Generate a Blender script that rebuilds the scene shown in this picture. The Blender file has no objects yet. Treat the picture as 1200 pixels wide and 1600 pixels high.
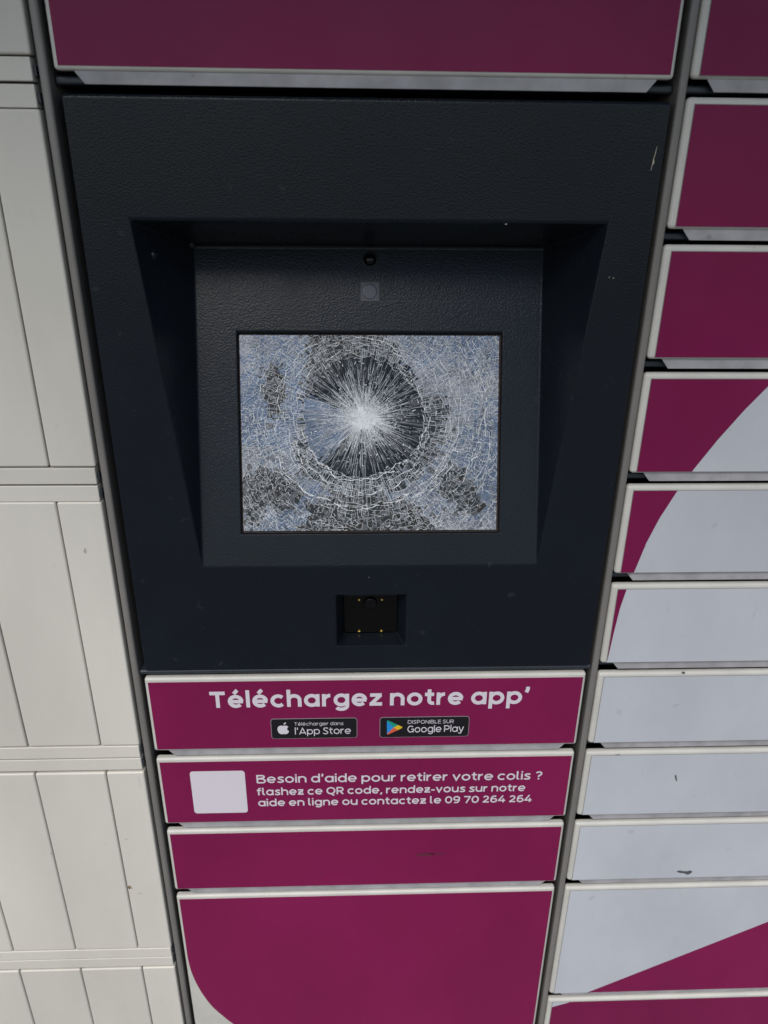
import bpy, bmesh, math, random
from mathutils import Vector, Matrix
random.seed(7)
S = bpy.context.scene
COL = S.collection

# ------------------------------------------------------------------ camera
cam_d = bpy.data.cameras.new('camera')
cam = bpy.data.objects.new('camera', cam_d); COL.objects.link(cam)
R_ = Vector((0.99936883, -0.03409298, 0.00998086))
U_ = Vector((0.00491465, 0.41095083, 0.91164426))
F_ = Vector((0.03518231, 0.9110198, -0.41085901))
m3 = Matrix((R_, U_, -F_)).transposed()
cam.matrix_world = Matrix.Translation((-0.00943849, -0.62350335, 0.75925091)) @ m3.to_4x4()
cam_d.sensor_fit = 'VERTICAL'
cam_d.sensor_height = 7.3
cam_d.lens = 1174.88 / 1600 * 7.3
cam_d.clip_start = 0.01
cam_d.clip_end = 500
cam_d.dof.use_dof = True
cam_d.dof.focus_distance = 0.70
cam_d.dof.aperture_fstop = 1.9
S.camera = cam

# ------------------------------------------------------------------ light
SUN_EL, SUN_AZ = math.radians(52), math.radians(200)    # azimuth: 180 = straight in front of the lockers
W = bpy.data.worlds.new('World'); S.world = W; W.use_nodes = True
wn = W.node_tree; wn.nodes.clear()
out = wn.nodes.new('ShaderNodeOutputWorld'); bg = wn.nodes.new('ShaderNodeBackground')
sky = wn.nodes.new('ShaderNodeTexSky'); sky.sky_type = 'NISHITA'; sky.sun_disc = False
sky.sun_elevation = SUN_EL; sky.sun_rotation = SUN_AZ
sky.air_density = 1.2; sky.dust_density = 1.2; sky.ozone_density = 1.0
bg.inputs[1].default_value = 0.065
wn.links.new(sky.outputs[0], bg.inputs[0]); wn.links.new(bg.outputs[0], out.inputs[0])
sd = bpy.data.lights.new('sun', 'SUN'); sd.energy = 1.5; sd.angle = math.radians(50); sd.color = (1.0, 0.94, 0.86)
so = bpy.data.objects.new('sun', sd); COL.objects.link(so)
sdir = Vector((math.sin(SUN_AZ) * math.cos(SUN_EL), math.cos(SUN_AZ) * math.cos(SUN_EL), math.sin(SUN_EL)))
so.rotation_euler = sdir.to_track_quat('Z', 'Y').to_euler(); so.location = (0, -3, 4)
S.view_settings.view_transform = 'Standard'; S.view_settings.look = 'None'
S.view_settings.exposure = 0.74; S.view_settings.gamma = 1.0
S.view_settings.use_curve_mapping = False

# ------------------------------------------------------------------ materials
def mat(name, col, rough=0.5, metal=0.0, spec=0.5, mott=0.0, mscale=6.0, bump=0.0, bscale=400.0,
        bdist=0.0005, speck=0.0, speck_col=(0.1, 0.1, 0.1), rvar=0.0, bdetail=1.0, stretch=None, orand=0.0):
    m = bpy.data.materials.new(name); m.use_nodes = True
    nt = m.node_tree; b = nt.nodes['Principled BSDF']
    b.inputs['Base Color'].default_value = (*col, 1); b.inputs['Roughness'].default_value = rough
    b.inputs['Metallic'].default_value = metal
    b.inputs['Specular IOR Level'].default_value = spec
    tc = nt.nodes.new('ShaderNodeTexCoord'); src = tc.outputs['Object']
    if stretch:
        mp = nt.nodes.new('ShaderNodeMapping'); mp.inputs['Scale'].default_value = stretch
        nt.links.new(src, mp.inputs[0]); src = mp.outputs[0]
    colsock = None
    if mott:
        n = nt.nodes.new('ShaderNodeTexNoise'); n.inputs['Scale'].default_value = mscale
        n.inputs['Detail'].default_value = 6; n.inputs['Roughness'].default_value = 0.6
        nt.links.new(src, n.inputs['Vector'])
        r = nt.nodes.new('ShaderNodeMapRange'); r.inputs['From Min'].default_value = 0.3; r.inputs['From Max'].default_value = 0.7
        r.inputs['To Min'].default_value = 1 - mott; r.inputs['To Max'].default_value = 1.0 + mott * 0.35
        nt.links.new(n.outputs['Fac'], r.inputs['Value'])
        mx = nt.nodes.new('ShaderNodeVectorMath'); mx.operation = 'SCALE'
        mx.inputs[0].default_value = col; nt.links.new(r.outputs[0], mx.inputs['Scale'])
        colsock = mx.outputs[0]
    if speck:
        n2 = nt.nodes.new('ShaderNodeTexNoise'); n2.inputs['Scale'].default_value = 85
        n2.inputs['Detail'].default_value = 5; nt.links.new(src, n2.inputs['Vector'])
        r2 = nt.nodes.new('ShaderNodeMapRange'); r2.inputs['From Min'].default_value = 0.69
        r2.inputs['From Max'].default_value = 0.76; r2.inputs['To Max'].default_value = speck
        nt.links.new(n2.outputs['Fac'], r2.inputs['Value'])
        mix = nt.nodes.new('ShaderNodeMix'); mix.data_type = 'RGBA'
        nt.links.new(r2.outputs[0], mix.inputs['Factor'])
        if colsock: nt.links.new(colsock, mix.inputs['A'])
        else: mix.inputs['A'].default_value = (*col, 1)
        mix.inputs['B'].default_value = (*speck_col, 1)
        colsock = mix.outputs['Result']
    if orand:                                   # each panel leaves the paint shop a touch different
        oi = nt.nodes.new('ShaderNodeObjectInfo'); ro = nt.nodes.new('ShaderNodeMapRange')
        ro.inputs['To Min'].default_value = 1 - orand; ro.inputs['To Max'].default_value = 1 + orand
        nt.links.new(oi.outputs['Random'], ro.inputs['Value'])
        sc_ = nt.nodes.new('ShaderNodeVectorMath'); sc_.operation = 'SCALE'
        nt.links.new(colsock, sc_.inputs[0]); nt.links.new(ro.outputs[0], sc_.inputs['Scale']); colsock = sc_.outputs[0]
    if colsock: nt.links.new(colsock, b.inputs['Base Color'])
    if rvar:
        n3 = nt.nodes.new('ShaderNodeTexNoise'); n3.inputs['Scale'].default_value = 22; n3.inputs['Detail'].default_value = 5
        nt.links.new(src, n3.inputs['Vector'])
        r3 = nt.nodes.new('ShaderNodeMapRange'); r3.inputs['From Min'].default_value = 0.3; r3.inputs['From Max'].default_value = 0.7
        r3.inputs['To Min'].default_value = rough - rvar; r3.inputs['To Max'].default_value = rough + rvar
        nt.links.new(n3.outputs['Fac'], r3.inputs['Value']); nt.links.new(r3.outputs[0], b.inputs['Roughness'])
    if bump:
        n4 = nt.nodes.new('ShaderNodeTexNoise'); n4.inputs['Scale'].default_value = bscale; n4.inputs['Detail'].default_value = bdetail
        nt.links.new(src, n4.inputs['Vector'])
        bp = nt.nodes.new('ShaderNodeBump'); bp.inputs['Strength'].default_value = bump; bp.inputs['Distance'].default_value = bdist
        nt.links.new(n4.outputs['Fac'], bp.inputs['Height']); nt.links.new(bp.outputs[0], b.inputs['Normal'])
    return m

M = {}
M['powder'] = mat('anthracite_powder_coat', (0.0095, 0.0132, 0.0190), 0.26, spec=0.24, speck=0.06, speck_col=(0.2, 0.2, 0.2), bump=0.42, bscale=640, bdist=0.0006, mott=0.15, mscale=9, rvar=0.05)
M['frame'] = mat('dark_frame_paint', (0.030, 0.038, 0.050), 0.40, mott=0.2, mscale=30)
M['void'] = mat('inner_black', (0.010, 0.011, 0.013), 0.7)
M['post'] = mat('weathered_post_metal', (0.25, 0.235, 0.22), 0.40, metal=0.15, mott=0.25, mscale=25, stretch=(1, 1, 0.2))
M['lip'] = mat('zinc_flange', (0.43, 0.42, 0.435), 0.45, metal=0.0, spec=.3, mott=0.25, mscale=45, speck=0.5, speck_col=(0.16, 0.13, 0.12))
M['door'] = mat('cream_white_paint', (0.64, 0.625, 0.575), 0.38, mott=0.12, mscale=20, speck=0.25, speck_col=(0.25, 0.22, 0.18))
M['magenta'] = mat('magenta_film', (0.228, 0.0120, 0.079), 0.36, spec=0.22, orand=0.06, mott=0.20, mscale=4.5, stretch=(1, 1, .6), speck=0.12, speck_col=(0.12, 0.02, 0.05), rvar=0.08, bump=0.05, bscale=60, bdist=0.0004)
M['white'] = mat('pale_film', (0.56, 0.58, 0.63), 0.36, orand=0.05, mott=0.13, mscale=7, stretch=(1, 1, .6), speck=0.30, speck_col=(0.3, 0.3, 0.34), rvar=0.08, bump=0.05, bscale=60, bdist=0.0004)
M['grime'] = mat('grime_line', (0.27, 0.26, 0.25), 0.8)
M['cream'] = mat('cream_panel_paint', (0.70, 0.67, 0.60), 0.42, orand=0.05, mott=0.12, mscale=6, stretch=(1, 1, .35), speck=0.22, speck_col=(0.36, 0.33, 0.28), rvar=0.06, bump=0.06, bscale=45, bdist=0.0006)
M['seam'] = mat('dark_seam_backing', (0.10, 0.095, 0.085), 0.8)  # dark grey backing behind the panel gaps
M['letter'] = mat('white_lettering', (0.74, 0.69, 0.75), 0.45)
M['badge'] = mat('badge_black', (0.010, 0.009, 0.012), 0.3)
M['badge_rim'] = mat('badge_rim_grey', (0.35, 0.33, 0.36), 0.4)
M['g_blue'] = mat('print_blue', (0.02, 0.28, 0.75), 0.4); M['g_green'] = mat('print_green', (0.01, 0.33, 0.22), 0.4)
M['g_yellow'] = mat('print_yellow', (0.80, 0.52, 0.02), 0.4); M['g_red'] = mat('print_red', (0.75, 0.13, 0.06), 0.4)
M['lens'] = mat('lens_black', (0.004, 0.004, 0.005), 0.15, spec=.35)
M['rubber'] = mat('black_plastic', (0.010, 0.010, 0.011), 0.5)
M['scanblack'] = mat('scanner_window_black', (0.003, 0.003, 0.0035), 0.25, spec=0.3)
M['pad'] = mat('smoked_sensor_plastic', (0.030, 0.035, 0.050), 0.35)
M['pad2'] = mat('smoked_sensor_ring', (0.045, 0.050, 0.068), 0.3)
M['brass'] = mat('brass_contact', (0.80, 0.58, 0.12), 0.3, metal=0.8)
M['scuff'] = mat('dark_scuff', (0.09, 0.09, 0.10), 0.8)
M['chip'] = mat('bare_metal_chip', (0.50, 0.46, 0.36), 0.6)
M['speck'] = mat('speck_on_magenta', (.07, .012, .03), .6)
M['faint'] = mat('faint_scuff', (0.44, 0.42, 0.37), .7)
M['rust'] = mat('brown_stain', (0.22, 0.15, 0.07), 0.8)
M['rustdark'] = mat('rusty_edge', (0.050, 0.030, 0.024), 0.7, mott=0.5, mscale=150)
M['steel'] = mat('screw_steel', (0.25, 0.26, 0.27), 0.4, metal=0.7)
M['pave'] = mat('paving', (0.13, 0.125, 0.12), 0.85, mott=0.4, mscale=3, bump=0.5, bscale=80, bdist=0.004)
M['sky_frost0'] = mat('crazed_glass_sky_pale', (0.31, 0.33, 0.37), 0.42, metal=0.35, mott=0.45, mscale=70, bump=0.8, bscale=500, bdist=0.0006)  # crazed glass; pale sky reflection painted into the colour
M['sky_frost1'] = mat('crazed_glass_sky_grey', (0.22, 0.245, 0.295), 0.36, metal=0.4, mott=0.45, mscale=70, bump=0.8, bscale=500, bdist=0.0006)  # crazed glass with the greyer sky reflection in its base colour
M['sky_frost2'] = mat('crazed_glass_sky_blue', (0.14, 0.185, 0.270), 0.32, metal=0.45, mott=0.45, mscale=70, bump=0.8, bscale=500, bdist=0.0006)  # crazed glass tinted blue for the mirrored sky
M['dark_refl0'] = mat('painted_reflection_dark', (0.012, 0.014, 0.020), 0.15, spec=.25, mott=0.3, mscale=60, bump=0.5, bscale=300, bdist=0.0006)  # glass painted dark for the dark shapes it mirrors
M['dark_refl1'] = mat('painted_reflection_brown', (0.040, 0.037, 0.036), 0.25, spec=.3, mott=0.3, mscale=60, bump=0.5, bscale=300, bdist=0.0006)  # brownish dark reflection, painted as base colour
M['dark_refl2'] = mat('painted_reflection_teal', (0.032, 0.041, 0.047), 0.20, spec=.3, mott=0.3, mscale=60, bump=0.5, bscale=300, bdist=0.0006)  # teal dark reflection, painted as base colour
M['dim_refl'] = mat('crazed_glass_dim_reflection', (0.105, 0.110, 0.122), 0.30, metal=0.2, mott=0.4, mscale=70, bump=0.8, bscale=500, bdist=0.0006)  # crazed glass dimmed to blend out the painted dark reflections
M['crack'] = mat('crack_white', (0.93, 0.95, 0.97), 0.5)
M['crack2'] = mat('crack_faint', (0.60, 0.63, 0.67), 0.5)

# ------------------------------------------------------------------ helpers
def thing(name, loc, label, cat, group=None):
    o = bpy.data.objects.new(name, None); COL.objects.link(o); o.location = loc
    o['label'] = label; o['category'] = cat
    if group: o['group'] = group
    return o
BASE = {}
def offset_of(p):
    v = Vector((0, 0, 0))
    while p is not None: v += Vector(p.location); p = p.parent
    return v
def finish(name, bm, mats, parent, bevel=0.0, seg=3, smooth=True, angle=30, label=None):
    """link a bmesh (world coordinates) as ONE mesh object under parent"""
    off = offset_of(parent)
    bmesh.ops.translate(bm, verts=bm.verts, vec=-off)
    me = bpy.data.meshes.new(name); bm.to_mesh(me); bm.free()
    if not isinstance(mats, (list, tuple)): mats = [mats]
    for mm in mats: me.materials.append(mm)
    if smooth and bevel:
        for p in me.polygons: p.use_smooth = True
    o = bpy.data.objects.new(name, me); COL.objects.link(o); o.parent = parent
    if bevel:
        b = o.modifiers.new('bevel', 'BEVEL'); b.width = bevel; b.segments = seg
        b.limit_method = 'ANGLE'; b.angle_limit = math.radians(angle); b.harden_normals = True
        b.use_clamp_overlap = True
    if label: o['label'] = label
    return o
def box(bm, x0, x1, y0, y1, z0, z1, mi=0):
    v = [bm.verts.new((x, y, z)) for x in (x0, x1) for y in (y0, y1) for z in (z0, z1)]
    for q in ((0, 1, 3, 2), (4, 6, 7, 5), (0, 4, 5, 1), (2, 3, 7, 6), (0, 2, 6, 4), (1, 5, 7, 3)):
        f = bm.faces.new([v[i] for i in q]); f.material_index = mi
def prism(bm, pts, y0, y1, mi=0, back=True):
    """polygon in x,z extruded from y0 (front) to y1 (back)"""
    a = [bm.verts.new((x, y0, z)) for x, z in pts]; b = [bm.verts.new((x, y1, z)) for x, z in pts]
    n = len(pts); fs = [bm.faces.new(a)]
    if back: fs.append(bm.faces.new(b[::-1]))
    for i in range(n): fs.append(bm.faces.new((a[i], b[i], b[(i + 1) % n], a[(i + 1) % n])))
    for f in fs: f.material_index = mi
    bmesh.ops.recalc_face_normals(bm, faces=fs)
def blob(bm, cx, cz, rx, rz, y, rot=0, n=16, jag=0.35, mi=0):
    c, s = math.cos(rot), math.sin(rot); vs = []
    for i in range(n):
        a = 2 * math.pi * i / n; k = 1 + random.uniform(-jag, jag)
        px, pz = rx * k * math.cos(a), rz * k * math.sin(a)
        vs.append(bm.verts.new((cx + c * px - s * pz, y, cz + s * px + c * pz)))
    f = bm.faces.new(vs); f.material_index = mi
    if f.normal.y > 0: f.normal_flip()
def clip_half(poly, inside, inter):
    o = []
    for i in range(len(poly)):
        p, q = poly[i], poly[(i + 1) % len(poly)]
        a, b = inside(p), inside(q)
        if a: o.append(p)
        if a != b: o.append(inter(p, q))
    return o
def clip_rect(poly, x0, x1, y0, y1):
    for ax, v, sg in ((0, x0, 1), (0, x1, -1), (1, y0, 1), (1, y1, -1)):
        if not poly: return poly
        def ins(p): return (p[ax] - v) * sg >= 0
        def it(p, q):
            t = (v - p[ax]) / (q[ax] - p[ax]); return (p[0] + t * (q[0] - p[0]), p[1] + t * (q[1] - p[1]))
        poly = clip_half(poly, ins, it)
    return poly

# ------------------------------------------------------------------ lettering (own stroke alphabet)
def E(cx, cy, rx, ry, a0, a1, n=20):
    return [(cx + rx * math.cos(math.radians(a0 + (a1 - a0) * i / n)), cy + ry * math.sin(math.radians(a0 + (a1 - a0) * i / n))) for i in range(n + 1)]
def spline(pts, n=8):
    P = [pts[0]] + list(pts) + [pts[-1]]; o = []
    for i in range(1, len(P) - 2):
        for k in range(n):
            t = k / n; r = []
            for c in (0, 1):
                p0, p1, p2, p3 = P[i - 1][c], P[i][c], P[i + 1][c], P[i + 2][c]
                r.append(0.5 * (2 * p1 + (p2 - p0) * t + (2 * p0 - 5 * p1 + 4 * p2 - p3) * t * t + (3 * p1 - p0 - 3 * p2 + p3) * t ** 3))
            o.append(tuple(r))
    o.append(pts[-1]); return o
def glyph(ch, w, alt):
    h = w / 2; X, C, A, D = 0.54, 0.70, 0.745, -0.20
    ring = E(.31, .27, .31 - h, .285 - h, 0, 360)
    stem_r = .62 - h
    if ch == ' ': return [], (.19 if alt else .16)
    if ch == 'o': return [ring], .62
    if ch in 'eé':
        s = [E(.31, .27, .31 - h, .285 - h, 0, 318), [(h * .9, .262), (.62 - h * .35, .262)]]
        if ch == 'é': s.append([(.25, .60), (.40, .755)])
        return s, .62
    if ch == 'c': return [E(.31, .27, .31 - h, .285 - h, 45, 315)], .55
    if ch == 'a': return [ring, [(stem_r, 0), (stem_r, X)]], .62
    if ch == 'd': return [ring, [(stem_r, 0), (stem_r, A)]], .62
    if ch == 'p': return [ring, [(h, D), (h, X)]], .62
    if ch == 'g': return [ring, [(stem_r, X)] + E(.31, .03, .31 - h, .24 - h, 0, -145)], .62
    if ch in 'nh':
        s = [[(h, 0), (h, X if ch == 'n' else A)], E(.29, .30, .29 - h, .255 - h, 180, 0) + [(.58 - h, 0)]]
        return s, .58
    if ch == 'u': return [[(h, X)] + E(.29, .245, .29 - h, .255 - h, 180, 360), [(.58 - h, 0), (.58 - h, X)]], .58
    if ch == 'r': return [[(h, 0), (h, X)], E(.34, .24, .34 - h, .31 - h, 175, 92)], .36
    if ch == 'i': return [[(h, 0), (h, X)], [(h, .62), (h, .62 + w * .95)]], w
    if ch == 'l':
        if alt: return [[(h, A), (h, .17)] + E(h + .14, .17, .14, .17 - h, 180, 275)], .24
        return [[(h, 0), (h, A)]], w
    if ch == 's': return [spline([(.45, .445), (.36, .535 - h), (.22, .545 - h), (.09 + h * .4, .475 - h * .6), (.10 + h * .3, .36), (.25, .275), (.40 - h * .1, .20), (.42 - h * .3, .10), (.30, .0 + h * .85), (.15, h * .85), (.02, .075 + h * .3)])], .47
    if ch == 't': return [[(.10 + h, .68), (.10 + h, .19)] + E(.26 + h, .19, .16, .19 - h, 180, 285), [(0, X - h), (.36, X - h)]], .37
    if ch == 'v': return [[(h * .8, X), (.285, h * .9), (.57 - h * .8, X)]], .57
    if ch == 'y': return [[(h * .8, X), (.30, .0)], [(.58 - h * .8, X), (.32, -.02), (.25, -.14), (.14, D + h), (.02, D + h + .03)]], .58
    if ch == 'z':
        s = [[(.02, X - h), (.48, X - h)], [(.44, X - h), (.06, h)], [(.0, h), (.50, h)]]
        if alt: s.append([(.06, .27), (.44, .27)])
        return s, .50
    if ch == 'f': return [[(.09 + h, 0), (.09 + h, .53)] + E(.27 + h, .53, .18, .215 - h, 180, 85), [(0, X - h), (.36, X - h)]], .36
    if ch == 'T': return [[(0, C - h), (.60, C - h)], [(.30, 0), (.30, C)]], .60
    if ch == 'A': return [[(h * .7, 0), (.36, C - h * .9), (.72 - h * .7, 0)], [(.14, .17), (.58, .17)]], .72
    if ch == 'B':
        return [[(h, 0), (h, C)], [(h, C - h), (.34, C - h)] + E(.38, .53, .16, .17 - h, 90, -90)[1:] + [(h, .36)], [(h, .36), (.40, .36)] + E(.42, .18, .20 - h * .5, .18 - h * .5, 90, -90)[1:] + [(h, h * .5)]], .64
    if ch == 'D': return [[(h, 0), (h, C)], [(h, C - h), (.34, C - h)] + E(.36, .35, .34 - h, .35 - h, 90, -90) + [(h, h)]], .70
    if ch == 'E': return [[(h, 0), (h, C)], [(h, C - h), (.54, C - h)], [(h, .35), (.50, .35)], [(h, h), (.55, h)]], .55
    if ch == 'G': return [E(.37, .35, .37 - h, .36 - h, 48, 350), [(.70 - h, .02), (.70 - h, .36)], [(.42, .345), (.70, .345)]], .70
    if ch == 'I': return [[(h, 0), (h, C)]], w
    if ch == 'L': return [[(h, 0), (h, C)], [(h, h), (.50, h)]], .50
    if ch == 'N': return [[(h, 0), (h, C)], [(h, C - h * .6), (.64 - h, h * .6)], [(.64 - h, 0), (.64 - h, C)]], .64
    if ch in 'OQ':
        s = [E(.38, .35, .38 - h, .36 - h, 0, 360)]
        if ch == 'Q': s.append([(.38, .10), (.52, -.06), (.66, -.10)])
        return s, .76
    if ch in 'PR':
        s = [[(h, 0), (h, C)], [(h, C - h), (.32, C - h)] + E(.34, .47, .26 - h, .23 - h, 90, -90) + [(h, .24 + h)]]
        if ch == 'R': s.append([(.32, .26), (.56, 0)])
        return s, .60
    if ch == 'S': return [spline([(.53, .59), (.42, .70 - h), (.27, .705 - h), (.12 + h * .3, .64 - h * .5), (.10 + h * .3, .48), (.28, .37), (.46 - h * .2, .28), (.51 - h * .4, .14), (.38, h * .85), (.20, h * .8), (.02, .085 + h * .3)])], .57
    if ch == 'U': return [[(h, C)] + E(.32, .27, .32 - h, .28 - h, 180, 360) + [(.64 - h, C)]], .64
    if ch == '0': return [E(.31, .35, .31 - h, .36 - h, 0, 360)], .62
    if ch == '2': return [E(.27, .47, .25 - h, .235 - h, 165, -35)[:] + [(.06, h)], [(.02, h), (.55, h)]], .56
    if ch == '4': return [[(.40, C), (.05, .20)], [(.0, .19), (.62, .19)], [(.45, 0), (.45, .40)]], .62
    if ch == '6': return [E(.30, .23, .28 - h * .8, .24 - h, 0, 360), spline([(.50, .64), (.36, .70 - h * .9), (.18, .60), (.03 + h, .42), (.02 + h, .22)])], .58
    if ch == '9': return [E(.28, .47, .28 - h * .8, .24 - h, 0, 360), spline([(.08, .06), (.22, h * .9), (.40, .10), (.55 - h, .28), (.56 - h, .48)])], .58
    if ch == '7': return [[(0, C - h), (.56, C - h)], [(.52, C - h), (.20, 0)]], .56
    if ch == '?': return [E(.26, .50, .24 - h, .21 - h, 160, -50) + [(.26, .30), (.26, .20)], [(.26, 0), (.26, w * .95)]], .50
    if ch == ',': return [[(.10, w * .9), (.10, .03), (.05, -.12)]], .17
    if ch == '-': return [[(.0, .26), (.30, .26)]], .30
    if ch == '’': return [[(.10, C + .04), (.10, C - .08), (.05, C - .20)]], .17
    return [], .3
def ribbon(bm, pts, w, place, y, mi=0):
    P = [pts[0]]
    for p in pts[1:]:
        if math.hypot(p[0] - P[-1][0], p[1] - P[-1][1]) > 1e-5: P.append(p)
    n = len(P)
    closed = n > 8 and math.hypot(P[0][0] - P[-1][0], P[0][1] - P[-1][1]) < 1e-3
    if closed: P = P[:-1]; n -= 1
    L, Rr = [], []
    for i in range(n):
        if closed: a, b = P[i - 1], P[(i + 1) % n]; pa, pb = P[i - 1], P[(i + 1) % n]
        else: pa, pb = P[max(i - 1, 0)], P[min(i + 1, n - 1)]
        def nrm(p, q):
            d = math.hypot(q[0] - p[0], q[1] - p[1]) or 1; return (-(q[1] - p[1]) / d, (q[0] - p[0]) / d)
        n1 = nrm(pa, P[i]) if (closed or i > 0) else nrm(P[i], pb)
        n2 = nrm(P[i], pb) if (closed or i < n - 1) else n1
        mx, my = n1[0] + n2[0], n1[1] + n2[1]; l = math.hypot(mx, my) or 1; mx /= l; my /= l
        k = (w / 2) / max(0.45, mx * n1[0] + my * n1[1])
        L.append(bm.verts.new(place(P[i][0] + mx * k, P[i][1] + my * k, y)))
        Rr.append(bm.verts.new(place(P[i][0] - mx * k, P[i][1] - my * k, y)))
    for i in range(n if closed else n - 1):
        j = (i + 1) % n
        f = bm.faces.new((L[i], Rr[i], Rr[j], L[j])); f.material_index = mi
def text_on(bm, s, x0, x1, z0, cap, w, y, alt=False, track=0.085, mi=0, slope=0.0):
    gl = []; x = 0
    for ch in s:
        st, wd = glyph(ch, w, alt); gl.append((st, x)); x += wd + (track if ch != ' ' else track * .6)
    total = x - track; sx = (x1 - x0) / total; sz = cap / .70; k = 0
    for st, ox in gl:
        for p in st:
            yy = y - (k % 5) * 0.00003; k += 1
            ribbon(bm, [(a + ox, b) for a, b in p], w, lambda a, b, q: (x0 + a * sx, q, z0 + b * sz + slope * a * sx), yy, mi)
def rounded(x0, x1, z0, z1, r, n=6):
    o = []
    for cx, cz, a in ((x1 - r, z1 - r, 0), (x0 + r, z1 - r, 90), (x0 + r, z0 + r, 180), (x1 - r, z0 + r, 270)):
        for i in range(n + 1):
            t = math.radians(a + 90 * i / n); o.append((cx + r * math.cos(t), cz + r * math.sin(t)))
    return o

# ------------------------------------------------------------------ ground
GROUND = -0.76
bm = bmesh.new(); bmesh.ops.create_grid(bm, x_segments=2, y_segments=2, size=150)
bmesh.ops.translate(bm, verts=bm.verts, vec=(0, 0, GROUND))
g = finish('pavement', bm, M['pave'], None, smooth=False); g['kind'] = 'structure'

PITCH = 0.1033
TOP, SHADE_ROOF_Z = 1.145, 1.16  # second value: underside of the added shade roof, also the carcass top
# ------------------------------------------------------------------ shared builders
def carcass(parent, x0, x1, name='carcass', front=0.105):
    bm = bmesh.new(); box(bm, x0, x1, front, 0.60, GROUND + 0.08, SHADE_ROOF_Z); finish(name, bm, M['void'], parent)
    bm = bmesh.new(); box(bm, x0 + .004, x1 - .004, 0.03, 0.60, GROUND, GROUND + 0.08); finish('plinth', bm, M['frame'], parent)
def post(parent, xc, w=0.0068):
    bm = bmesh.new(); box(bm, xc - w / 2, xc + w / 2, 0.0005, 0.104, GROUND + 0.08, SHADE_ROOF_Z - .002)
    return finish('post', bm, M['post'], parent, bevel=0.0026, seg=4)
def rail(parent, x0, x1, z, m='frame', y=0.010, hgt=0.0062):
    bm = bmesh.new(); box(bm, x0, x1, y, 0.104, z - hgt / 2, z + hgt / 2)
    return finish('cross_rail', bm, M[m], parent, bevel=0.0022)
def door(parent, x0, x1, z0, z1, bev=0.003, label=None):
    """painted door with the cut-cornered flange under its lower edge"""
    bm = bmesh.new(); box(bm, x0, x1, 0.0, 0.0085, z0, z1)
    d = finish('door', bm, M['door'], parent, bevel=bev, seg=4, label=label)
    bm = bmesh.new()
    prism(bm, [(x0 + .0125, z0 + .004), (x0 + .0135, z0 - .0005), (x0 + .0200, z0 - .0084), (x1 - .0180, z0 - .0084), (x1 - .0115, z0 - .0005), (x1 - .0105, z0 + .004)], 0.0024, 0.0036)
    for v in bm.verts:                          # the flange leans back towards its lower edge
        v.co.y -= max(0.0, (z0 + .001) - v.co.z) * -.02
    finish('bottom_flange', bm, M['lip'], d, bevel=0.0006, seg=2)
    return d
FY = -0.0006
def film(parent, pts, m, name, label=None, edge=True):
    bm = bmesh.new(); prism(bm, pts, FY, 0.0006)
    if edge:                                     # a thin line of dirt caught along the film's edge
        n = len(pts)
        cx = sum(p[0] for p in pts) / n; cz = sum(p[1] for p in pts) / n
    return finish(name, bm, M[m], parent, smooth=False, label=label)
def dirt_frame(parent, x0, x1, z0, z1, t=0.0006):
    bm = bmesh.new(); y = -0.00025
    for a, b, c, d in ((x0 - t, x1 + t, z1, z1 + t), (x0 - t, x1 + t, z0 - t, z0), (x0 - t, x0, z0, z1), (x1, x1 + t, z0, z1)):
        box(bm, a, b, y, 0.0006, c, d)
    finish('dirt_line', bm, M['grime'], parent, smooth=False)

# =================================================================== CENTRE LOCKER WITH THE TERMINAL
T = thing('parcel_terminal', (0, 0.30, GROUND), 'middle locker bank with anthracite console, smashed touchscreen and magenta doors', 'parcel terminal')
carcass(T, -0.2275, 0.2275)
post(T, -0.2316); post(T, 0.2315)
bm = bmesh.new(); box(bm, -0.236, 0.2355, -0.44, 0.62, SHADE_ROOF_Z, SHADE_ROOF_Z + .035); finish('added_shade_roof', bm, M['frame'], T, bevel=.004)  # unseen overhang, added to shade the upper doors and console

DX0, DX1 = -0.2236, 0.2232
VX0, VX1 = -0.2200, 0.2200
def vz(k): return 0.0003 + PITCH * (8 - k)         # film bottom of row k
rows = [(0, 3), (6, 1), (7, 1), (8, 1), (12, 4), (14, 2)]
labels = ['wide magenta door above the console', 'magenta door inviting people to download the app', 'magenta help door with a blank white square',
          'plain magenta door with a dark smudge', 'tall magenta door with a white curved corner', None]
doors = []
for (k, span), lb in zip(rows, labels):
    zb = vz(k); zt = zb + PITCH * span - 0.0182
    d = door(T, DX0, DX1, zb - .0030, zt + .0048, label=lb); doors.append((d, zb, zt))
    rail(T, -0.2278, 0.2278, zb - .0083)
    if k == 12:
        arc = spline([(-0.2200, -0.1200), (-0.2176, -0.1482), (-0.2109, -0.179), (-0.1992, -0.2109), (-0.1848, -0.2347), (-0.1729, -0.2509), (-0.150, -0.276), (-0.120, -0.300), (-0.080, -0.322), (-0.03, -0.339), (0.03, -.350), (0.10, -.354)], 6)
        arc = [p for p in arc if p[1] > zb + .002]
        film(d, [(VX0, zt)] + arc + [(arc[-1][0] + .03, zb), (VX1, zb), (VX1, zt)], 'magenta', 'magenta_film')
    else:
        film(d, [(VX0, zb), (VX1, zb), (VX1, zt), (VX0, zt)], 'magenta', 'magenta_film')
rail(T, -0.2278, 0.2278, 0.3028, y=0.0015, hgt=0.0052)           # under the console
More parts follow.
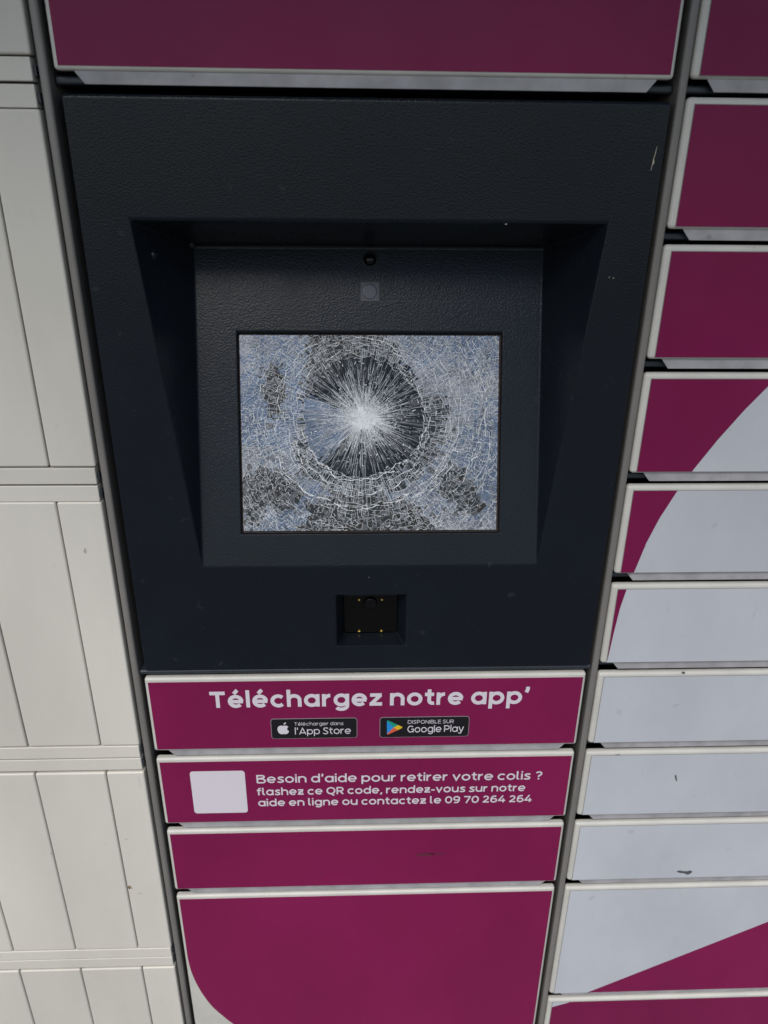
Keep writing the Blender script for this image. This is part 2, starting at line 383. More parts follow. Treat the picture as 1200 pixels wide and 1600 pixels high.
# --- lettering
TY = FY - 0.0002
d1 = doors[1][0]; d2 = doors[2][0]; d3 = doors[3][0]
bm = bmesh.new(); text_on(bm, 'Téléchargez notre app’', -0.1601, 0.1660, 0.2601, 0.0202, 0.150, TY, track=.095)
finish('lettering', bm, M['letter'], d1, smooth=False, label='large white lettering reading Téléchargez notre app’')
bm = bmesh.new()
text_on(bm, 'Besoin d’aide pour retirer votre colis ?', -0.1194, 0.1902, 0.1588, 0.0113, 0.118, TY, alt=True, slope=-0.0055)
text_on(bm, 'flashez ce QR code, rendez-vous sur notre', -0.1200, 0.1733, 0.1413, 0.0101, 0.125, TY, alt=True, slope=-0.002)
text_on(bm, 'aide en ligne ou contactez le 09 70 264 264', -0.1195, 0.1818, 0.1255, 0.0101, 0.125, TY, alt=True, slope=-0.003)
finish('lettering', bm, M['letter'], d2, smooth=False, label='three lines of small white help text')
bm = bmesh.new(); prism(bm, rounded(-0.1896, -0.1314, 0.1168, 0.1763, .0035), FY - .0003, FY + .0002)
finish('white_square', bm, M['letter'], d2, smooth=False)
# --- store badges
def badge(x0, x1, z0, z1, name):
    bm = bmesh.new()
    prism(bm, rounded(x0, x1, z0, z1, .0034), FY - .0002, FY + .0002, 0)
    prism(bm, rounded(x0 + .0005, x1 - .0005, z0 + .0005, z1 - .0005, .003), FY - .0004, FY - .0001, 1)
    return bm
BY = FY - 0.0006
bm = badge(-0.1003, -0.0109, 0.2188, 0.2449, 'app_badge')
ax, az = -0.0875, 0.2308                                   # the bitten apple
pts = []
for i in range(48):
    a = 2 * math.pi * i / 48
    r = 1.0 - 0.10 * math.exp(-((a - math.pi / 2) / .35) ** 2) - 0.08 * math.exp(-((a - 3 * math.pi / 2) / .3) ** 2) + .05 * math.cos(4 * a + math.pi)
    px, pz = .0064 * r * math.cos(a), .0062 * r * math.sin(a)
    if pz < 0: px *= 1 + pz * 25
    bx, bz = px - .0068, pz - .0012                        # bite on the right
    q = math.hypot(bx, bz)
    if q < .0030:
        px = .0068 - math.sqrt(max(0, .0030 ** 2 - bz * bz)); 
    pts.append((ax + px, az + pz))
v = [bm.verts.new((x, BY, z)) for x, z in pts]; f = bm.faces.new(v); f.material_index = 2
v = [bm.verts.new((ax + .0003 + x, BY, az + .0068 + z)) for x, z in ((0, 0), (.0012, .0002), (.0026, .0014), (.0028, .0030), (.0014, .0025), (.0003, .0013))]
f = bm.faces.new(v); f.material_index = 2
text_on(bm, 'Télécharger dans', -0.0760, -0.0252, 0.2362, 0.0042, 0.085, BY, mi=2, track=.13)
text_on(bm, 'l’App Store', -0.0757, -0.0175, 0.2246, 0.0085, 0.090, BY, mi=2)
bmesh.ops.recalc_face_normals(bm, faces=[f for f in bm.faces if len(f.verts) != 4 and f.material_index == 2])
finish('store_badge', bm, [M['badge_rim'], M['badge'], M['letter']], d1, smooth=False, label='black badge with a bitten apple and l’App Store')
bm = badge(0.0126, 0.1062, 0.2184, 0.2449, 'play_badge')
A_, B_, C_, O_ = (.0200, .2410), (.0203, .2227), (.0364, .2317), (.0272, .2318)
def tri(ps, mi):
    f = bm.faces.new([bm.verts.new((x, BY, z)) for x, z in ps]); f.material_index = mi
tri([(.0200, .2400), (.0203, .2235), O_], 3)
tri([(.0200, .2400), (.0206, .2412), (.0215, .2410), (.0318, .2348), O_], 4)
tri([O_, (.0318, .2348), (.0357, .2326), (.0364, .2318), (.0357, .2308), (.0316, .2284)], 5)
tri([(.0203, .2235), (.0208, .2225), (.0217, .2227), (.0316, .2284), O_], 6)
text_on(bm, 'DISPONIBLE SUR', 0.0418, 0.0898, 0.2364, 0.0046, 0.085, BY, mi=2, track=.11)
text_on(bm, 'Google Play', 0.0416, 0.1008, 0.2250, 0.0087, 0.095, BY, mi=2)
finish('store_badge', bm, [M['badge_rim'], M['badge'], M['letter'], M['g_blue'], M['g_green'], M['g_yellow'], M['g_red']], d1, smooth=False, label='black badge with a coloured triangle and Google Play')
bm = bmesh.new(); blob(bm, .0667, .0474, .0115, .0026, FY - .0003, n=26, jag=.3); blob(bm, .0800, .0482, .010, .0011, FY - .0003, n=20, jag=.4)
finish('smudge', bm, mat('smudge_on_magenta', (.13, .017, .05), .6), d3, smooth=False)
for x, z in ((-.052, .0185), (.2155, .050)):
    bm = bmesh.new(); blob(bm, x, z, .0011, .0010, FY - .0003); finish('speck', bm, M['speck'], d3, smooth=False)

# --- console housing: sheet with the tilted screen recess and the scanner opening
CX0, CX1, CZ0, CZ1 = -0.2212, 0.2246, 0.3062, 0.8095
HBL, HBR = (-.1540, 0, .4225), (.1596, 0, .4225)
HTL, HTR = (-.1830, 0, .7243), (.1882, 0, .7245)
PTL, PTR = (-.1541, .0885, .6993), (.1595, .0885, .6997)
ang = math.atan(0.3197); PU0 = 0.0028
def plate(u, v, d=0.0):
    """point on the tilted plate: u sideways, v up the slope, d out of the surface"""
    return (PU0 + u, v * math.sin(ang) - d * math.cos(ang), 0.4225 + v * math.cos(ang) + d * math.sin(ang))
SU0, SU1, SV0, SV1 = -0.1200, 0.1205, 0.0312, 0.2142
bm = bmesh.new(); cache = {}
def V(p):
    k = tuple(round(c, 5) for c in p)
    if k not in cache: cache[k] = bm.verts.new(p)
    return cache[k]
def Fc(*ps): return bm.faces.new([V(p) for p in ps])
OTL, OTR, OBL, OBR = (CX0, 0, CZ1), (CX1, 0, CZ1), (CX0, 0, CZ0), (CX1, 0, CZ0)
OL, OR = (CX0, 0, .4225), (CX1, 0, .4225)
STL, STR, SBL, SBR = (-.0304, 0, .3911), (.0372, 0, .3911), (-.0304, 0, .3330), (.0372, 0, .3330)
Fc(OTL, HTL, HBL, OL)
Fc(OTL, OTR, HTR, HTL)
Fc(OTR, OR, HBR, HTR)
Fc(OL, HBL, STL, SBL, OBL)
Fc(HBL, HBR, STR, STL)
Fc(HBR, OR, OBR, SBR, STR)
Fc(OBL, SBL, SBR, OBR)
for a, b in ((OTL, OTR), (OTR, OR), (OR, OBR), (OBR, OBL), (OBL, OL), (OL, OTL)):
    Fc(a, b, (b[0], .05, b[2]), (a[0], .05, a[2]))
Fc(HTL, PTL, HBL); Fc(HTR, HBR, PTR); Fc(HTL, HTR, PTR, PTL)
sc = [plate(SU0, SV0), plate(SU1, SV0), plate(SU1, SV1), plate(SU0, SV1)]
Fc(HBL, HBR, sc[1], sc[0]); Fc(HBR, PTR, sc[2], sc[1]); Fc(PTR, PTL, sc[3], sc[2]); Fc(PTL, HBL, sc[0], sc[3])
sb = [plate(SU0, SV0, -.006), plate(SU1, SV0, -.006), plate(SU1, SV1, -.006), plate(SU0, SV1, -.006)]
for i in range(4): Fc(sc[i], sc[(i + 1) % 4], sb[(i + 1) % 4], sb[i])
ITL, ITR, IBL, IBR = (-.0240, .026, .3760), (.0306, .026, .3760), (-.0240, .026, .3312), (.0306, .026, .3312)
for a, b, c, d in ((STL, STR, ITR, ITL), (STR, SBR, IBR, ITR), (SBR, SBL, IBL, IBR), (SBL, STL, ITL, IBL)): Fc(a, b, c, d)
bmesh.ops.recalc_face_normals(bm, faces=bm.faces)
hs = finish('console_housing', bm, M['powder'], T, bevel=0.0022, seg=4, angle=12)
# paint chips and scratches on the housing
bm = bmesh.new()
blob(bm, .2164, .7700, .00035, .0058, -.0005, rot=-.12, n=18, jag=.4); blob(bm, .2166, .7685, .0007, .0013, -.0006, n=9, jag=.5); blob(bm, .2174, .7765, .0002, .0040, -.0006, rot=-.1, n=10)
finish('paint_chip', bm, M['chip'], hs, smooth=False)
for x, z, r in ((.1940, .6846, .0004), (.1975, .6840, .0006), (.1075, .7240, .0008), (.0012, .4105, .0004)):
    bm = bmesh.new(); blob(bm, x, z, r, r * .8, -.0005, n=8)
    finish('paint_chip', bm, M['chip'], hs, smooth=False)
# hex screw on the left cheek of the recess
bm = bmesh.new()
nrm = Vector((0.9536, -0.2868, 0.0916)).normalized(); q = nrm.to_track_quat('Z', 'Y').to_matrix().to_4x4()
Mx = Matrix.Translation(Vector((-0.17288, 0.02478, 0.69651)) + nrm * .0008) @ q
bmesh.ops.create_cone(bm, cap_ends=True, segments=20, radius1=.0046, radius2=.0036, depth=.0022, matrix=Mx)
bmesh.ops.create_cone(bm, cap_ends=True, segments=6, radius1=.0019, radius2=.0019, depth=.0012, matrix=Matrix.Translation(nrm * .0012) @ Mx)
finish('screw', bm, M['powder'], hs, bevel=.0004, seg=2)
bm = bmesh.new()                                            # weld bead in the upper corner of the recess
bmesh.ops.create_uvsphere(bm, u_segments=14, v_segments=10, radius=.0032, matrix=Matrix.Translation((-0.1556, 0.0835, 0.7000)) @ Matrix.Diagonal((1.3, .7, 1.2, 1)))
finish('weld_bead', bm, M['powder'], hs, bevel=0, smooth=True)

def disc_on_plate(bm, u, v, r, d, n=28, mi=0, r2=None, d2=None):
    a = [bm.verts.new(plate(u + r * math.cos(2 * math.pi * i / n), v + r * math.sin(2 * math.pi * i / n), d)) for i in range(n)]
    if r2 is None: bm.faces.new(a).material_index = mi
    else:
        b = [bm.verts.new(plate(u + r2 * math.cos(2 * math.pi * i / n), v + r2 * math.sin(2 * math.pi * i / n), d2)) for i in range(n)]
        for i in range(n): bm.faces.new((a[i], a[(i + 1) % n], b[(i + 1) % n], b[i])).material_index = mi
def lathe_on_plate(bm, u, v, prof, mi=0):
    for (r, d), (r2, d2) in zip(prof[:-1], prof[1:]): disc_on_plate(bm, u, v, r, d, r2=r2, d2=d2, mi=mi)
# camera
bm = bmesh.new(); lathe_on_plate(bm, 0, .2792, [(.0072, .0002), (.0070, .0009), (.0062, .0012), (.0052, .0004)])
bmesh.ops.recalc_face_normals(bm, faces=bm.faces)
cp = finish('camera', bm, M['rubber'], T, bevel=0)
bm = bmesh.new(); lathe_on_plate(bm, 0, .2792, [(.0052, .0005), (.0049, .0018), (.0040, .0030), (.0026, .0038), (.0012, .0042), (.00001, .0043)])
bmesh.ops.remove_doubles(bm, verts=bm.verts, dist=2e-5); bmesh.ops.recalc_face_normals(bm, faces=bm.faces)
for f in bm.faces: f.smooth = True
finish('lens', bm, M['lens'], cp)
# square proximity sensor
bm = bmesh.new(); uc, vc, hw = -.0002, .2510, .0083
def plate_box(bm, u0, u1, v0, v1, d0, d1, mi=0):
    v = [bm.verts.new(plate(u, vv, d)) for u in (u0, u1) for vv in (v0, v1) for d in (d0, d1)]
    fs = [bm.faces.new([v[i] for i in q]) for q in ((0, 1, 3, 2), (4, 6, 7, 5), (0, 4, 5, 1), (2, 3, 7, 6), (0, 2, 6, 4), (1, 5, 7, 3))]
    for f in fs: f.material_index = mi
    bmesh.ops.recalc_face_normals(bm, faces=fs)
plate_box(bm, uc - hw - .0007, uc + hw + .0007, vc - hw - .0004, vc + hw + .0014, -.001, .00025, 0)
plate_box(bm, uc - hw, uc + hw, vc - hw, vc + hw, -.001, .0006, 1)
sn = finish('proximity_sensor', bm, [M['rubber'], M['pad']], T, smooth=False)
bm = bmesh.new(); lathe_on_plate(bm, uc, vc, [(.0068, .0006), (.0064, .0008), (.0056, .0009), (.00001, .0009)])
bmesh.ops.remove_doubles(bm, verts=bm.verts, dist=2e-5); bmesh.ops.recalc_face_normals(bm, faces=bm.faces)
finish('sensor_lens', bm, M['pad2'], sn)

# barcode scanner in its opening
bm = bmesh.new()
box(bm, -.0240, .0306, .0262, .045, .3310, .3760)
bs = finish('barcode_scanner', bm, M['scanblack'], T, bevel=.001)
bm = bmesh.new(); bmesh.ops.create_cone(bm, cap_ends=True, segments=28, radius1=.0072, radius2=.0062, depth=.004, matrix=Matrix.Translation((.0030, .0245, .3668)) @ Matrix.Rotation(math.pi / 2, 4, 'X'))
finish('scan_lens', bm, M['lens'], bs, bevel=.0006)
for x, z in ((-.0083, .3705), (.0145, .3705), (-.0083, .3336), (.0143, .3336)):
    bm = bmesh.new(); box(bm, x - .0012, x + .0012, .0243, .0264, z - .0008, z + .0008)
    finish('contact_pin', bm, M['brass'], bs, bevel=.0006)

# ------------------------------------------------------------------ touchscreen: shattered glass
GD = -.0024                                                  # how far the glass sits behind the plate
GU0, GU1, GV0, GV1 = SU0 + .0016, SU1 - .0022, SV0 + .0022, SV1 - .0016
bm = bmesh.new(); plate_box(bm, SU0 + .0001, SU1 - .0001, SV0 + .0001, SV1 - .0001, -.012, -.0046)
ts = finish('touchscreen', bm, M['rustdark'], T, smooth=False)
PX = 0.000588
def px2uv(x, y): return (x - 577.5) * PX * (1 + (y - 677) / 305 * .037), .2124 - (y - 525) * PX
def uv2px(u, v):
    y = 525 + (.2124 - v) / PX; return 577.5 + u / (PX * (1 + (y - 677) / 305 * .037)), y
IC = (566, 651)
def inpoly(x, y, P):
    c = False
    for i in range(len(P)):
        (x1, y1), (x2, y2) = P[i - 1], P[i]
        if (y1 > y) != (y2 > y) and x < (x2 - x1) * (y - y1) / (y2 - y1) + x1: c = not c
    return c
brown = [[(480, 520), (600, 520), (594, 546), (560, 556), (520, 578), (498, 604), (470, 606), (478, 560)],  # outlines of the painted brown reflections
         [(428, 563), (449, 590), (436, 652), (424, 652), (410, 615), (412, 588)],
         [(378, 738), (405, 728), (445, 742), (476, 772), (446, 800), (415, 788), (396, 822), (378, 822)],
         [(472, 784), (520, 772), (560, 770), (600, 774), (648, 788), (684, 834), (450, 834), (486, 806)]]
teal = [[(694, 606), (698, 640), (690, 690), (670, 728), (648, 742), (654, 690), (664, 640)],  # outlines of the painted teal reflections
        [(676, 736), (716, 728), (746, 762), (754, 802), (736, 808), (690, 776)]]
rnd = random.Random(11)
def wob(a, s): return math.sin(a * 3 + s) * .5 + math.sin(a * 7 + s * 2.3) * .3 + math.sin(a * 13 + s * 1.7) * .2
def cell_mat(x, y):  # picks glass tints; reflections of sky and dark surroundings are painted by position
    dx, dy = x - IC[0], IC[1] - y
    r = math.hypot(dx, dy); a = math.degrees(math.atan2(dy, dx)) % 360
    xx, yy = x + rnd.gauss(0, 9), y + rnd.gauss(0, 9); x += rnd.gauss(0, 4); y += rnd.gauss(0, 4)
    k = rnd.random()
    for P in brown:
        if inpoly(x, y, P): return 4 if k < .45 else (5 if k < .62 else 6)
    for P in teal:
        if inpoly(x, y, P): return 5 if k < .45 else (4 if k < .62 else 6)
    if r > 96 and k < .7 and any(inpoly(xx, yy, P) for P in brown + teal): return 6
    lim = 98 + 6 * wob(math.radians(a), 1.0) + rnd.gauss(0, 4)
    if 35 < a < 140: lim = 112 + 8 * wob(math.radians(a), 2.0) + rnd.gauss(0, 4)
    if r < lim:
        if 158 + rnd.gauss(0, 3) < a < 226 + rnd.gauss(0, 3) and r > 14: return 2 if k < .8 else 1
        return 3 if k < .72 else (5 if k < .9 else 6)  # central disc painted as a dark reflection
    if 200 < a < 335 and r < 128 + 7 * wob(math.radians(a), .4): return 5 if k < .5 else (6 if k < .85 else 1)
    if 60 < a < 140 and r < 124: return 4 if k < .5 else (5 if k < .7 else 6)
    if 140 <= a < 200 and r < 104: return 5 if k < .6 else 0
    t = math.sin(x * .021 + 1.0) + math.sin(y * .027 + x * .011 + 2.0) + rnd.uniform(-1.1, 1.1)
    if x < 445 and y < 700: t -= .8  # bluer painted sky reflection at upper left
    if x > 690: t += .5  # paler painted sky reflection on the right
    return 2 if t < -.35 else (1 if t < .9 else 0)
# rings of fracture: radius, angular count
rings = [0, 10, 22, 38, 56, 76, 95, 101, 108, 115, 123, 131, 140, 149]
r = 149
while r < 300: r += 4.8 + rnd.uniform(-.5, .5); rings.append(r)
NA = 216
def ringoff(i, a):
    rr = rings[i]
    if i < 6: return rr
    s = i * 1.37
    return rr + (4.2 * wob(a, s) + 1.6 * math.sin(a * 23 + s * 3) if rr < 152 else 6.5 * wob(a, s * .3))
grid = []
base_ang = [2 * math.pi * (k + rnd.uniform(-.28, .28)) / NA for k in range(NA)]
for i, rr in enumerate(rings):
    row = []
    for k in range(NA):
        ja = rnd.uniform(-.5, .5) * 2 * math.pi / NA if rr > 150 else rnd.uniform(-.15, .15) * 2 * math.pi / NA
        a = base_ang[k] + ja
        q = ringoff(i, a) + (rnd.uniform(-2.8, 2.8) if rr > 150 else rnd.uniform(-.9, .9))
        row.append((IC[0] + q * math.cos(a) * 1.0, IC[1] - q * math.sin(a) * .98))
    grid.append(row)
bm = bmesh.new()
def to_uv(ps): return clip_rect([px2uv(*p) for p in ps], GU0, GU1, GV0, GV1)
def add_poly(ps, d, mi):
    c = to_uv(ps)
    if len(c) < 3: return
    ar = sum(c[i - 1][0] * c[i][1] - c[i][0] * c[i - 1][1] for i in range(len(c)))
    if abs(ar) < 1e-10: return
    if ar < 0: c = c[::-1]
    f = bm.faces.new([bm.verts.new(plate(u, v, d)) for u, v in c]); f.material_index = mi
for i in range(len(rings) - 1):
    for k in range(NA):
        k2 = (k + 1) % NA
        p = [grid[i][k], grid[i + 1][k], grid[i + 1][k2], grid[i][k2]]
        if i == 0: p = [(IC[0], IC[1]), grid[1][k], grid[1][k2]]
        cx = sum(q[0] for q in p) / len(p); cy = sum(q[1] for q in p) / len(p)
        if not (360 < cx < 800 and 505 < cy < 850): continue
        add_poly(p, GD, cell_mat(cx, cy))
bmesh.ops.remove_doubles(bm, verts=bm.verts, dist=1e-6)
gl = finish('shattered_glass', bm, [M['sky_frost0'], M['sky_frost1'], M['sky_frost2'], M['dark_refl0'], M['dark_refl1'], M['dark_refl2'], M['dim_refl']], ts, smooth=False)

# crack lines, standing a hair above the glass
bm = bmesh.new(); cnt = [0]
CW = 0.80
def crack(p, q, w, mi=0, w2=None):
    w2 = (w if w2 is None else w2) * CW; w = w * CW
    dx, dy = q[0] - p[0], q[1] - p[1]; l = math.hypot(dx, dy)
    if l < .3: return
    nx, ny = -dy / l / 2, dx / l / 2
    cnt[0] += 1
    add_poly([(p[0] + nx * w, p[1] + ny * w), (q[0] + nx * w2, q[1] + ny * w2), (q[0] - nx * w2, q[1] - ny * w2), (p[0] - nx * w, p[1] - ny * w)], GD + .0002 + (cnt[0] % 40) * .000008, mi)
def in_dark(x, y):
    return any(inpoly(x, y, P) for P in brown + teal)
def haze_at(x, y):
    return .5 + .25 * (math.sin(x * .045 + y * .018 + 1.3) + math.sin(y * .052 - x * .023 + .4)) * .9 + .12 * math.sin(x * .13 + y * .09)
for i in range(6, len(rings)):
    for k in range(NA):
        k2 = (k + 1) % NA; p = grid[i][k]; q = grid[i][k2]
        if not (365 < p[0] < 795 and 510 < p[1] < 845): continue
        rr = rings[i]; hz = haze_at(*p) * (.6 if in_dark(*p) else 1); thin = .85 if in_dark(*p) else 1
        pr = .80 if rr < 150 else .40 + .45 * hz
        strong = i in (8, 10, 12, 13) and (math.sin(base_ang[k] * 2 + i * 1.9) > .1) and rnd.random() < .7
        if rnd.random() < pr:                                # along the ring
            w = (rnd.uniform(.5, 1.2) if strong else rnd.uniform(.28, .8)) * thin
            crack(p, q, w, 0 if (strong or rnd.random() < .35 + .3 * hz) else 1)
        if i + 1 < len(rings) and rnd.random() < (.62 if rr < 150 else .38 + .4 * hz):   # across to the next ring
            crack(p, grid[i + 1][k], rnd.uniform(.28, .8) * thin, 0 if rnd.random() < .3 + .3 * hz else 1)
        if i + 1 < len(rings) and rnd.random() < .10:        # a diagonal splinter now and then
            crack(p, grid[i + 1][k2], rnd.uniform(.3, .75), 1)
# radial needles that leave the point of impact
for n in range(1300):
    a = rnd.uniform(0, 2 * math.pi)
    r0 = 6 + 84 * rnd.random() ** 1.35; l = rnd.uniform(8, 30) * (1.25 - r0 / 150)
    if rnd.random() < .10: l *= 1.8
    r1 = min(101, r0 + l)
    a2 = a + rnd.gauss(0, .010); w = rnd.uniform(.22, .66) * (1.15 - r0 / 170)
    rm = (r0 + r1) / 2; am = (a + a2) / 2 + rnd.gauss(0, .006)
    P = [(IC[0] + r_ * math.cos(a_), IC[1] - r_ * math.sin(a_) * .98) for r_, a_ in ((r0, a), (rm, am), (r1, a2))]
    mi = 0 if rnd.random() < .35 else 1
    crack(P[0], P[1], w, mi, w); crack(P[1], P[2], w, mi, w * .4)
# crushed white core and its crumbs
for n in range(46):                                          # pulverised glass: a ragged solid heart
    a = rnd.uniform(0, 6.28); q = abs(rnd.gauss(0, 11)); ra = rnd.uniform(2.5, 7.5) * (1.2 - q / 40)
    x, y = IC[0] + 1 + q * math.cos(a) * 1.25, IC[1] - q * math.sin(a)
    m_ = 13; pp = []
    for t in range(m_):
        b = 6.2832 * t / m_; k = ra * rnd.uniform(.45, 1.35); pp.append((x + k * math.cos(b), y - k * math.sin(b)))
    cnt[0] += 1; c_ = [px2uv(*p_) for p_ in pp]
    bm.faces.new([bm.verts.new(plate(u, v, GD + .0002 + (cnt[0] % 40) * .000008)) for u, v in c_]).material_index = 0
for n in range(3800):
    a = rnd.uniform(0, 2 * math.pi); q = abs(rnd.gauss(0, 19)) if rnd.random() < .5 else abs(rnd.gauss(0, 34)); l = rnd.uniform(1.0, 4.5)
    x, y = IC[0] + q * math.cos(a) * 1.2, IC[1] - q * math.sin(a) * .92
    b = a + rnd.gauss(0, .8)
    crack((x, y), (x + l * math.cos(b), y - l * math.sin(b)), rnd.uniform(.4, 1.7) * (1.15 - min(q, 60) / 75), 0 if rnd.random() < .75 - q / 120 else 1, rnd.uniform(.2, .7))
for n in range(230):
    a = rnd.uniform(0, 2 * math.pi); q = rnd.uniform(35, 98); l = rnd.uniform(1.2, 5); b = rnd.uniform(0, 6.28)
    x, y = IC[0] + q * math.cos(a), IC[1] - q * math.sin(a)
    crack((x, y), (x + l * math.cos(b), y - l * math.sin(b)), rnd.uniform(.4, 1.5), 0 if rnd.random() < .4 else 1)
# bright dust over the outer field
for n in range(17000):
    x, y = rnd.uniform(374, 782), rnd.uniform(524, 832)
    if math.hypot(x - IC[0], y - IC[1]) < 99 or rnd.random() > (.25 + haze_at(x, y)) * (.65 if in_dark(x, y) else 1): continue
    b = math.atan2(y - IC[1], x - IC[0]) + rnd.choice((0, 1.57)) + rnd.gauss(0, .45); l = rnd.uniform(1.0, 4.2)
    crack((x, y), (x + l * math.cos(b), y + l * math.sin(b)), rnd.uniform(.2, .65), 0 if rnd.random() < .5 else 1)
# long arcs that run round the dent
arcs = [(rnd.uniform(97, 158), rnd.uniform(0, 360), rnd.uniform(18, 75), rnd.uniform(.5, 1.3)) for _ in range(58)]
arcs += [(rnd.uniform(160, 250), rnd.uniform(0, 360), rnd.uniform(10, 40), rnd.uniform(.4, 1.0)) for _ in range(34)]
arcs = [(q_, a_, a_ + l_, w_) for q_, a_, l_, w_ in arcs]
for rr, a0, a1, w in arcs + [(96, -75, 60, 2.0), (99, 190, 300, 2.2), (118, 200, 320, 2.0), (124, 60, 100, 1.8), (146, 205, 300, 2.0), (137, 95, 200, 1.6), (152, 300, 395, 1.4), (108, 100, 165, 1.4), (170, 120, 215, 1.2), (188, -40, 45, 1.4), (196, -25, 30, 1.6), (216, -20, 35, 1.1)]:
    prev = None; s = rnd.uniform(0, 6)
    n = int(abs(a1 - a0) / 2.2)
    for t in range(n + 1):
        a = math.radians(a0 + (a1 - a0) * t / n); q = rr + 5.5 * wob(a, s) + 1.8 * math.sin(a * 19 + s * 2) + rnd.uniform(-1.2, 1.2)
        p = (IC[0] + q * math.cos(a), IC[1] - q * math.sin(a) * .98)
        if prev and rnd.random() < .74: crack(prev, p, w * rnd.uniform(.2, .9), 0)
        prev = p
finish('crack_line', bm, [M['crack'], M['crack2']], ts, smooth=False)

# =================================================================== RIGHT LOCKER
Rk = thing('parcel_locker', (0.4625, 0.30, GROUND), 'right locker bank of magenta and pale grey doors crossed by curved and slanting colour edges', 'parcel locker')
RX0, RX1 = 0.2358, 0.6890
RVX0, RVX1 = 0.2419, 0.6825
carcass(Rk, 0.2360, 0.6890)
post(Rk, 0.6945)
bm = bmesh.new(); box(bm, 0.2362, 0.699, -0.44, 0.62, SHADE_ROOF_Z, SHADE_ROOF_Z + .035); finish('added_shade_roof', bm, M['frame'], Rk, bevel=.004)  # out-of-view overhang, put in to darken the top of this bank
curve = [(0.3500, 0.6020), (0.3445, 0.5954), (0.3282, 0.5743), (0.3095, 0.545), (0.2926, 0.5171), (0.2801, 0.4978), (0.2693, 0.4734), (0.2614, 0.4471), (0.2560, 0.4143), (0.2498, 0.3954), (0.2455, 0.3738), (0.2439, 0.3442), (0.2425, 0.3175)]
curve = [(0.3560, 0.6090), (0.3445, 0.5954), (0.3282, 0.5743), (0.3095, 0.5465), (0.2926, 0.5180), (0.2810, 0.4960), (0.2700, 0.4710), (0.2614, 0.4450), (0.2556, 0.4190), (0.2500, 0.3960), (0.2464, 0.3738), (0.2440, 0.3442), (0.2421, 0.3130)]
def cx_at(z):
    for (x1, z1), (x2, z2) in zip(curve[:-1], curve[1:]):
        if z2 <= z <= z1: return x2 + (x1 - x2) * (z - z2) / (z1 - z2)
rrows = [(0, 3), (1, 1), (2, 1), (3, 1), (4, 1), (5, 1), (6, 1), (7, 1), (8, 1), (10, 2), (12, 2), (14, 2)]
rdoor = {}
for k, span in rrows:
    zb = vz(k); zt = zb + PITCH * span - 0.0188
    lb = None
    d = door(Rk, RX0, RX1, zb - .0022, zt + .0050, bev=.0036)
    rdoor[k] = (d, zb, zt)
    rail(Rk, 0.2352, 0.6890, zb - .0083)
    rect = [(RVX0, zb), (RVX1, zb), (RVX1, zt), (RVX0, zt)]
    if k in (0, 1, 2): film(d, rect, 'magenta', 'magenta_film'); lb = 'plain magenta door'
    elif k in (3, 4, 5):
        zs = [zt] + [p[1] for p in curve if zb < p[1] < zt] + [zb]
        if k == 5: zs = [z for z in zs if z >= .3130] 
        cut = [(cx_at(z), z) for z in zs]
        film(d, [(RVX0, zt)] + cut[::-1][::-1] + ([(RVX0, zb)] if k != 5 else []), 'magenta', 'magenta_film')
        g_ = .00012
        film(d, [(x + g_, z) for x, z in cut] + ([(RVX0, zb)] if k == 5 else []) + [(RVX1, zb), (RVX1, zt)], 'white', 'white_film')
        lb = 'pale grey door with a curved magenta corner'
    elif k in (6, 7, 8): film(d, rect, 'white', 'white_film'); lb = 'plain pale grey door'
    elif k == 10:
        film(d, [(RVX0, zb), (.2849, zb), (.5986, zt), (RVX0, zt)], 'white', 'white_film')
        film(d, [(.2852, zb), (RVX1, zb), (RVX1, zt), (.5989, zt)], 'magenta', 'magenta_film'); lb = 'pale grey door with a slanting magenta corner'
    elif k == 12:
        film(d, [(RVX0, zb), (RVX1, zb), (RVX1, zt), (.2640, zt), (RVX0, zt - .0090)], 'magenta', 'magenta_film')
        film(d, [(RVX0, zt - .0087), (.2637, zt), (RVX0, zt)], 'white', 'white_film'); lb = 'magenta door with a small white corner'
    else: film(d, rect, 'magenta', 'magenta_film')
    dirt_frame(d, RVX0, RVX1, zb, zt)
    if lb: d['label'] = lb
bm = bmesh.new(); blob(bm, .3392, .1562, .0011, .0045, FY - .0003, rot=.25, n=16); finish('scuff', bm, M['scuff'], rdoor[7][0], smooth=False)
bm = bmesh.new(); blob(bm, .3731, .0094, .0066, .0021, FY - .0003, rot=-.15, n=22); blob(bm, .3790, .0088, .0042, .0026, FY - .0004, n=14); finish('scuff', bm, M['scuff'], rdoor[8][0], smooth=False)
bm = bmesh.new(); blob(bm, .3232, .2960, .0016, .0013, -.0004, n=12); finish('scuff', bm, M['scuff'], rdoor[6][0], smooth=False)
bm = bmesh.new(); blob(bm, .2700, .1895, .0028, .0007, -.0004, n=14); finish('scuff', bm, M['grime'], rdoor[7][0], smooth=False)

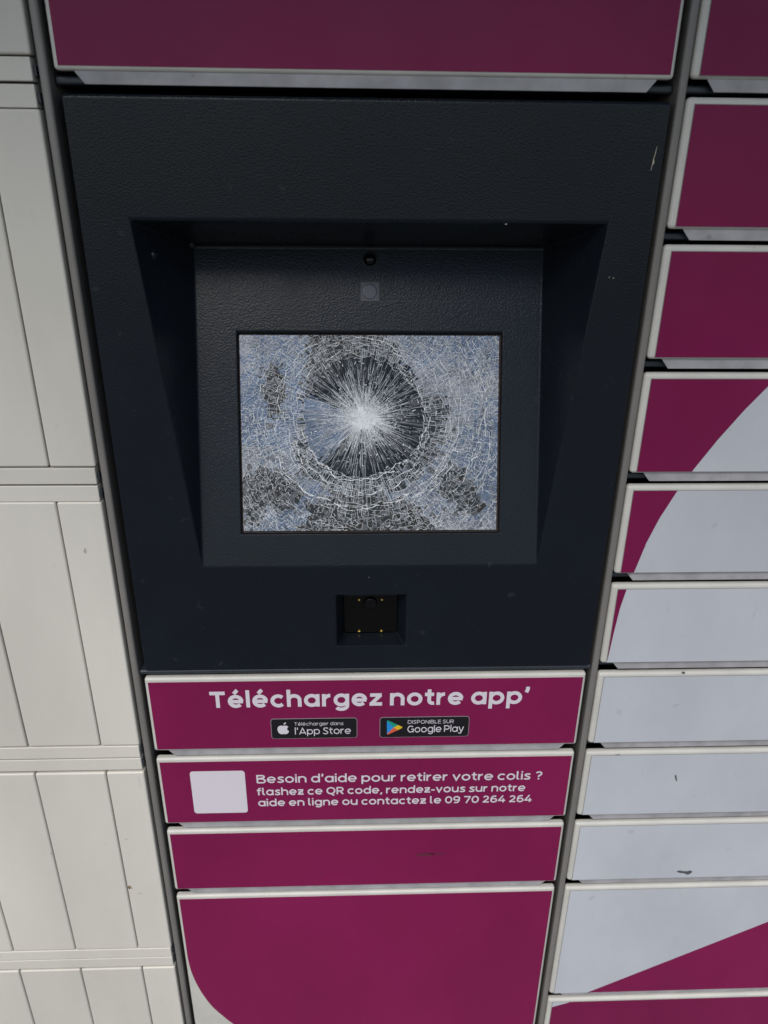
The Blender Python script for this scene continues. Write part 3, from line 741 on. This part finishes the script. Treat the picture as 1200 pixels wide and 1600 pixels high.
# =================================================================== LEFT CREAM CABINET
L = thing('cream_cabinet', (-0.50, 0.30, GROUND), 'cream panelled cabinet on the left with upright panels and flat horizontal strips', 'cabinet')
bm = bmesh.new(); box(bm, -0.5775, -0.2368, .0105, .60, GROUND + .05, SHADE_ROOF_Z); finish('cabinet_body', bm, M['seam'], L)
bm = bmesh.new(); box(bm, -0.573, -0.24, .03, .59, GROUND, GROUND + .05); finish('plinth', bm, M['frame'], L)
bm = bmesh.new(); box(bm, -0.5775, -0.2368, -0.44, 0.62, SHADE_ROOF_Z, SHADE_ROOF_Z + .035); finish('added_shade_roof', bm, M['frame'], L, bevel=.004)  # same added overhang, shading the upper panels from out of view
seams = [-0.2374, -0.2782, -0.3528, -0.4270, -0.5015, -0.576, -0.651, -0.726, -0.776]
SP = 0.3103
panel = {}
for s in range(-1, 5):
    z1 = 0.7992 - SP * s - (0 if s < 2 else .0030 * (s - 1)); z0 = z1 - 0.2768
    if s == -1: z1 = 1.10; z0 = .8330
    z0 = max(z0, GROUND + .06)
    for a, b in zip(seams[:-1], seams[1:]):
        if z1 - z0 < .03: continue
        if b < -.6 : continue
        bm = bmesh.new(); box(bm, b + .0006, a - .0006, 0.0 + rnd.uniform(0, .0005), .0106, z0, z1)
        p = finish('panel', bm, M['cream'], L, bevel=.0019, seg=3)
        panel[(s, a)] = p
    for t in (0, 1):
        zt = z0 - .0012 - t * .0169; zb = zt - .0152
        if zb < GROUND + .05: continue
        bm = bmesh.new(); box(bm, -.5765, -.2392, .0003 + t * .0004, .0106, zb, zt)
        finish('strip', bm, M['cream'], L, bevel=.0008, seg=2)
        bm = bmesh.new(); box(bm, -.2390, -.2368, .003, .0106, zb + .003, zt - .005); finish('clip', bm, M['frame'], L, bevel=.0006)
bm = bmesh.new()
for dx, dz, rx, rz in ((0, 0, .0012, .0022), (.0018, -.001, .0022, .0009), (.001, .0015, .0009, .0009)): blob(bm, -.2775 + .0022 + dx, .0040 + dz, rx, rz, -.0003, n=11, jag=.5)
finish('stain', bm, M['rust'], panel[(2, -0.2374)], smooth=False)
for x, z, rx, rz in ((-.2686, .0800, .0016, .0007), (-.2637, -.006, .0022, .0005), (-.3550, .060, .0006, .0010), (-.2600, .4400, .0012, .0030)):
    bm = bmesh.new(); blob(bm, x, z, rx, rz, -.0003, n=10, jag=.5)
    finish('scuff', bm, M['faint'], panel[(2, -0.2374)], smooth=False)
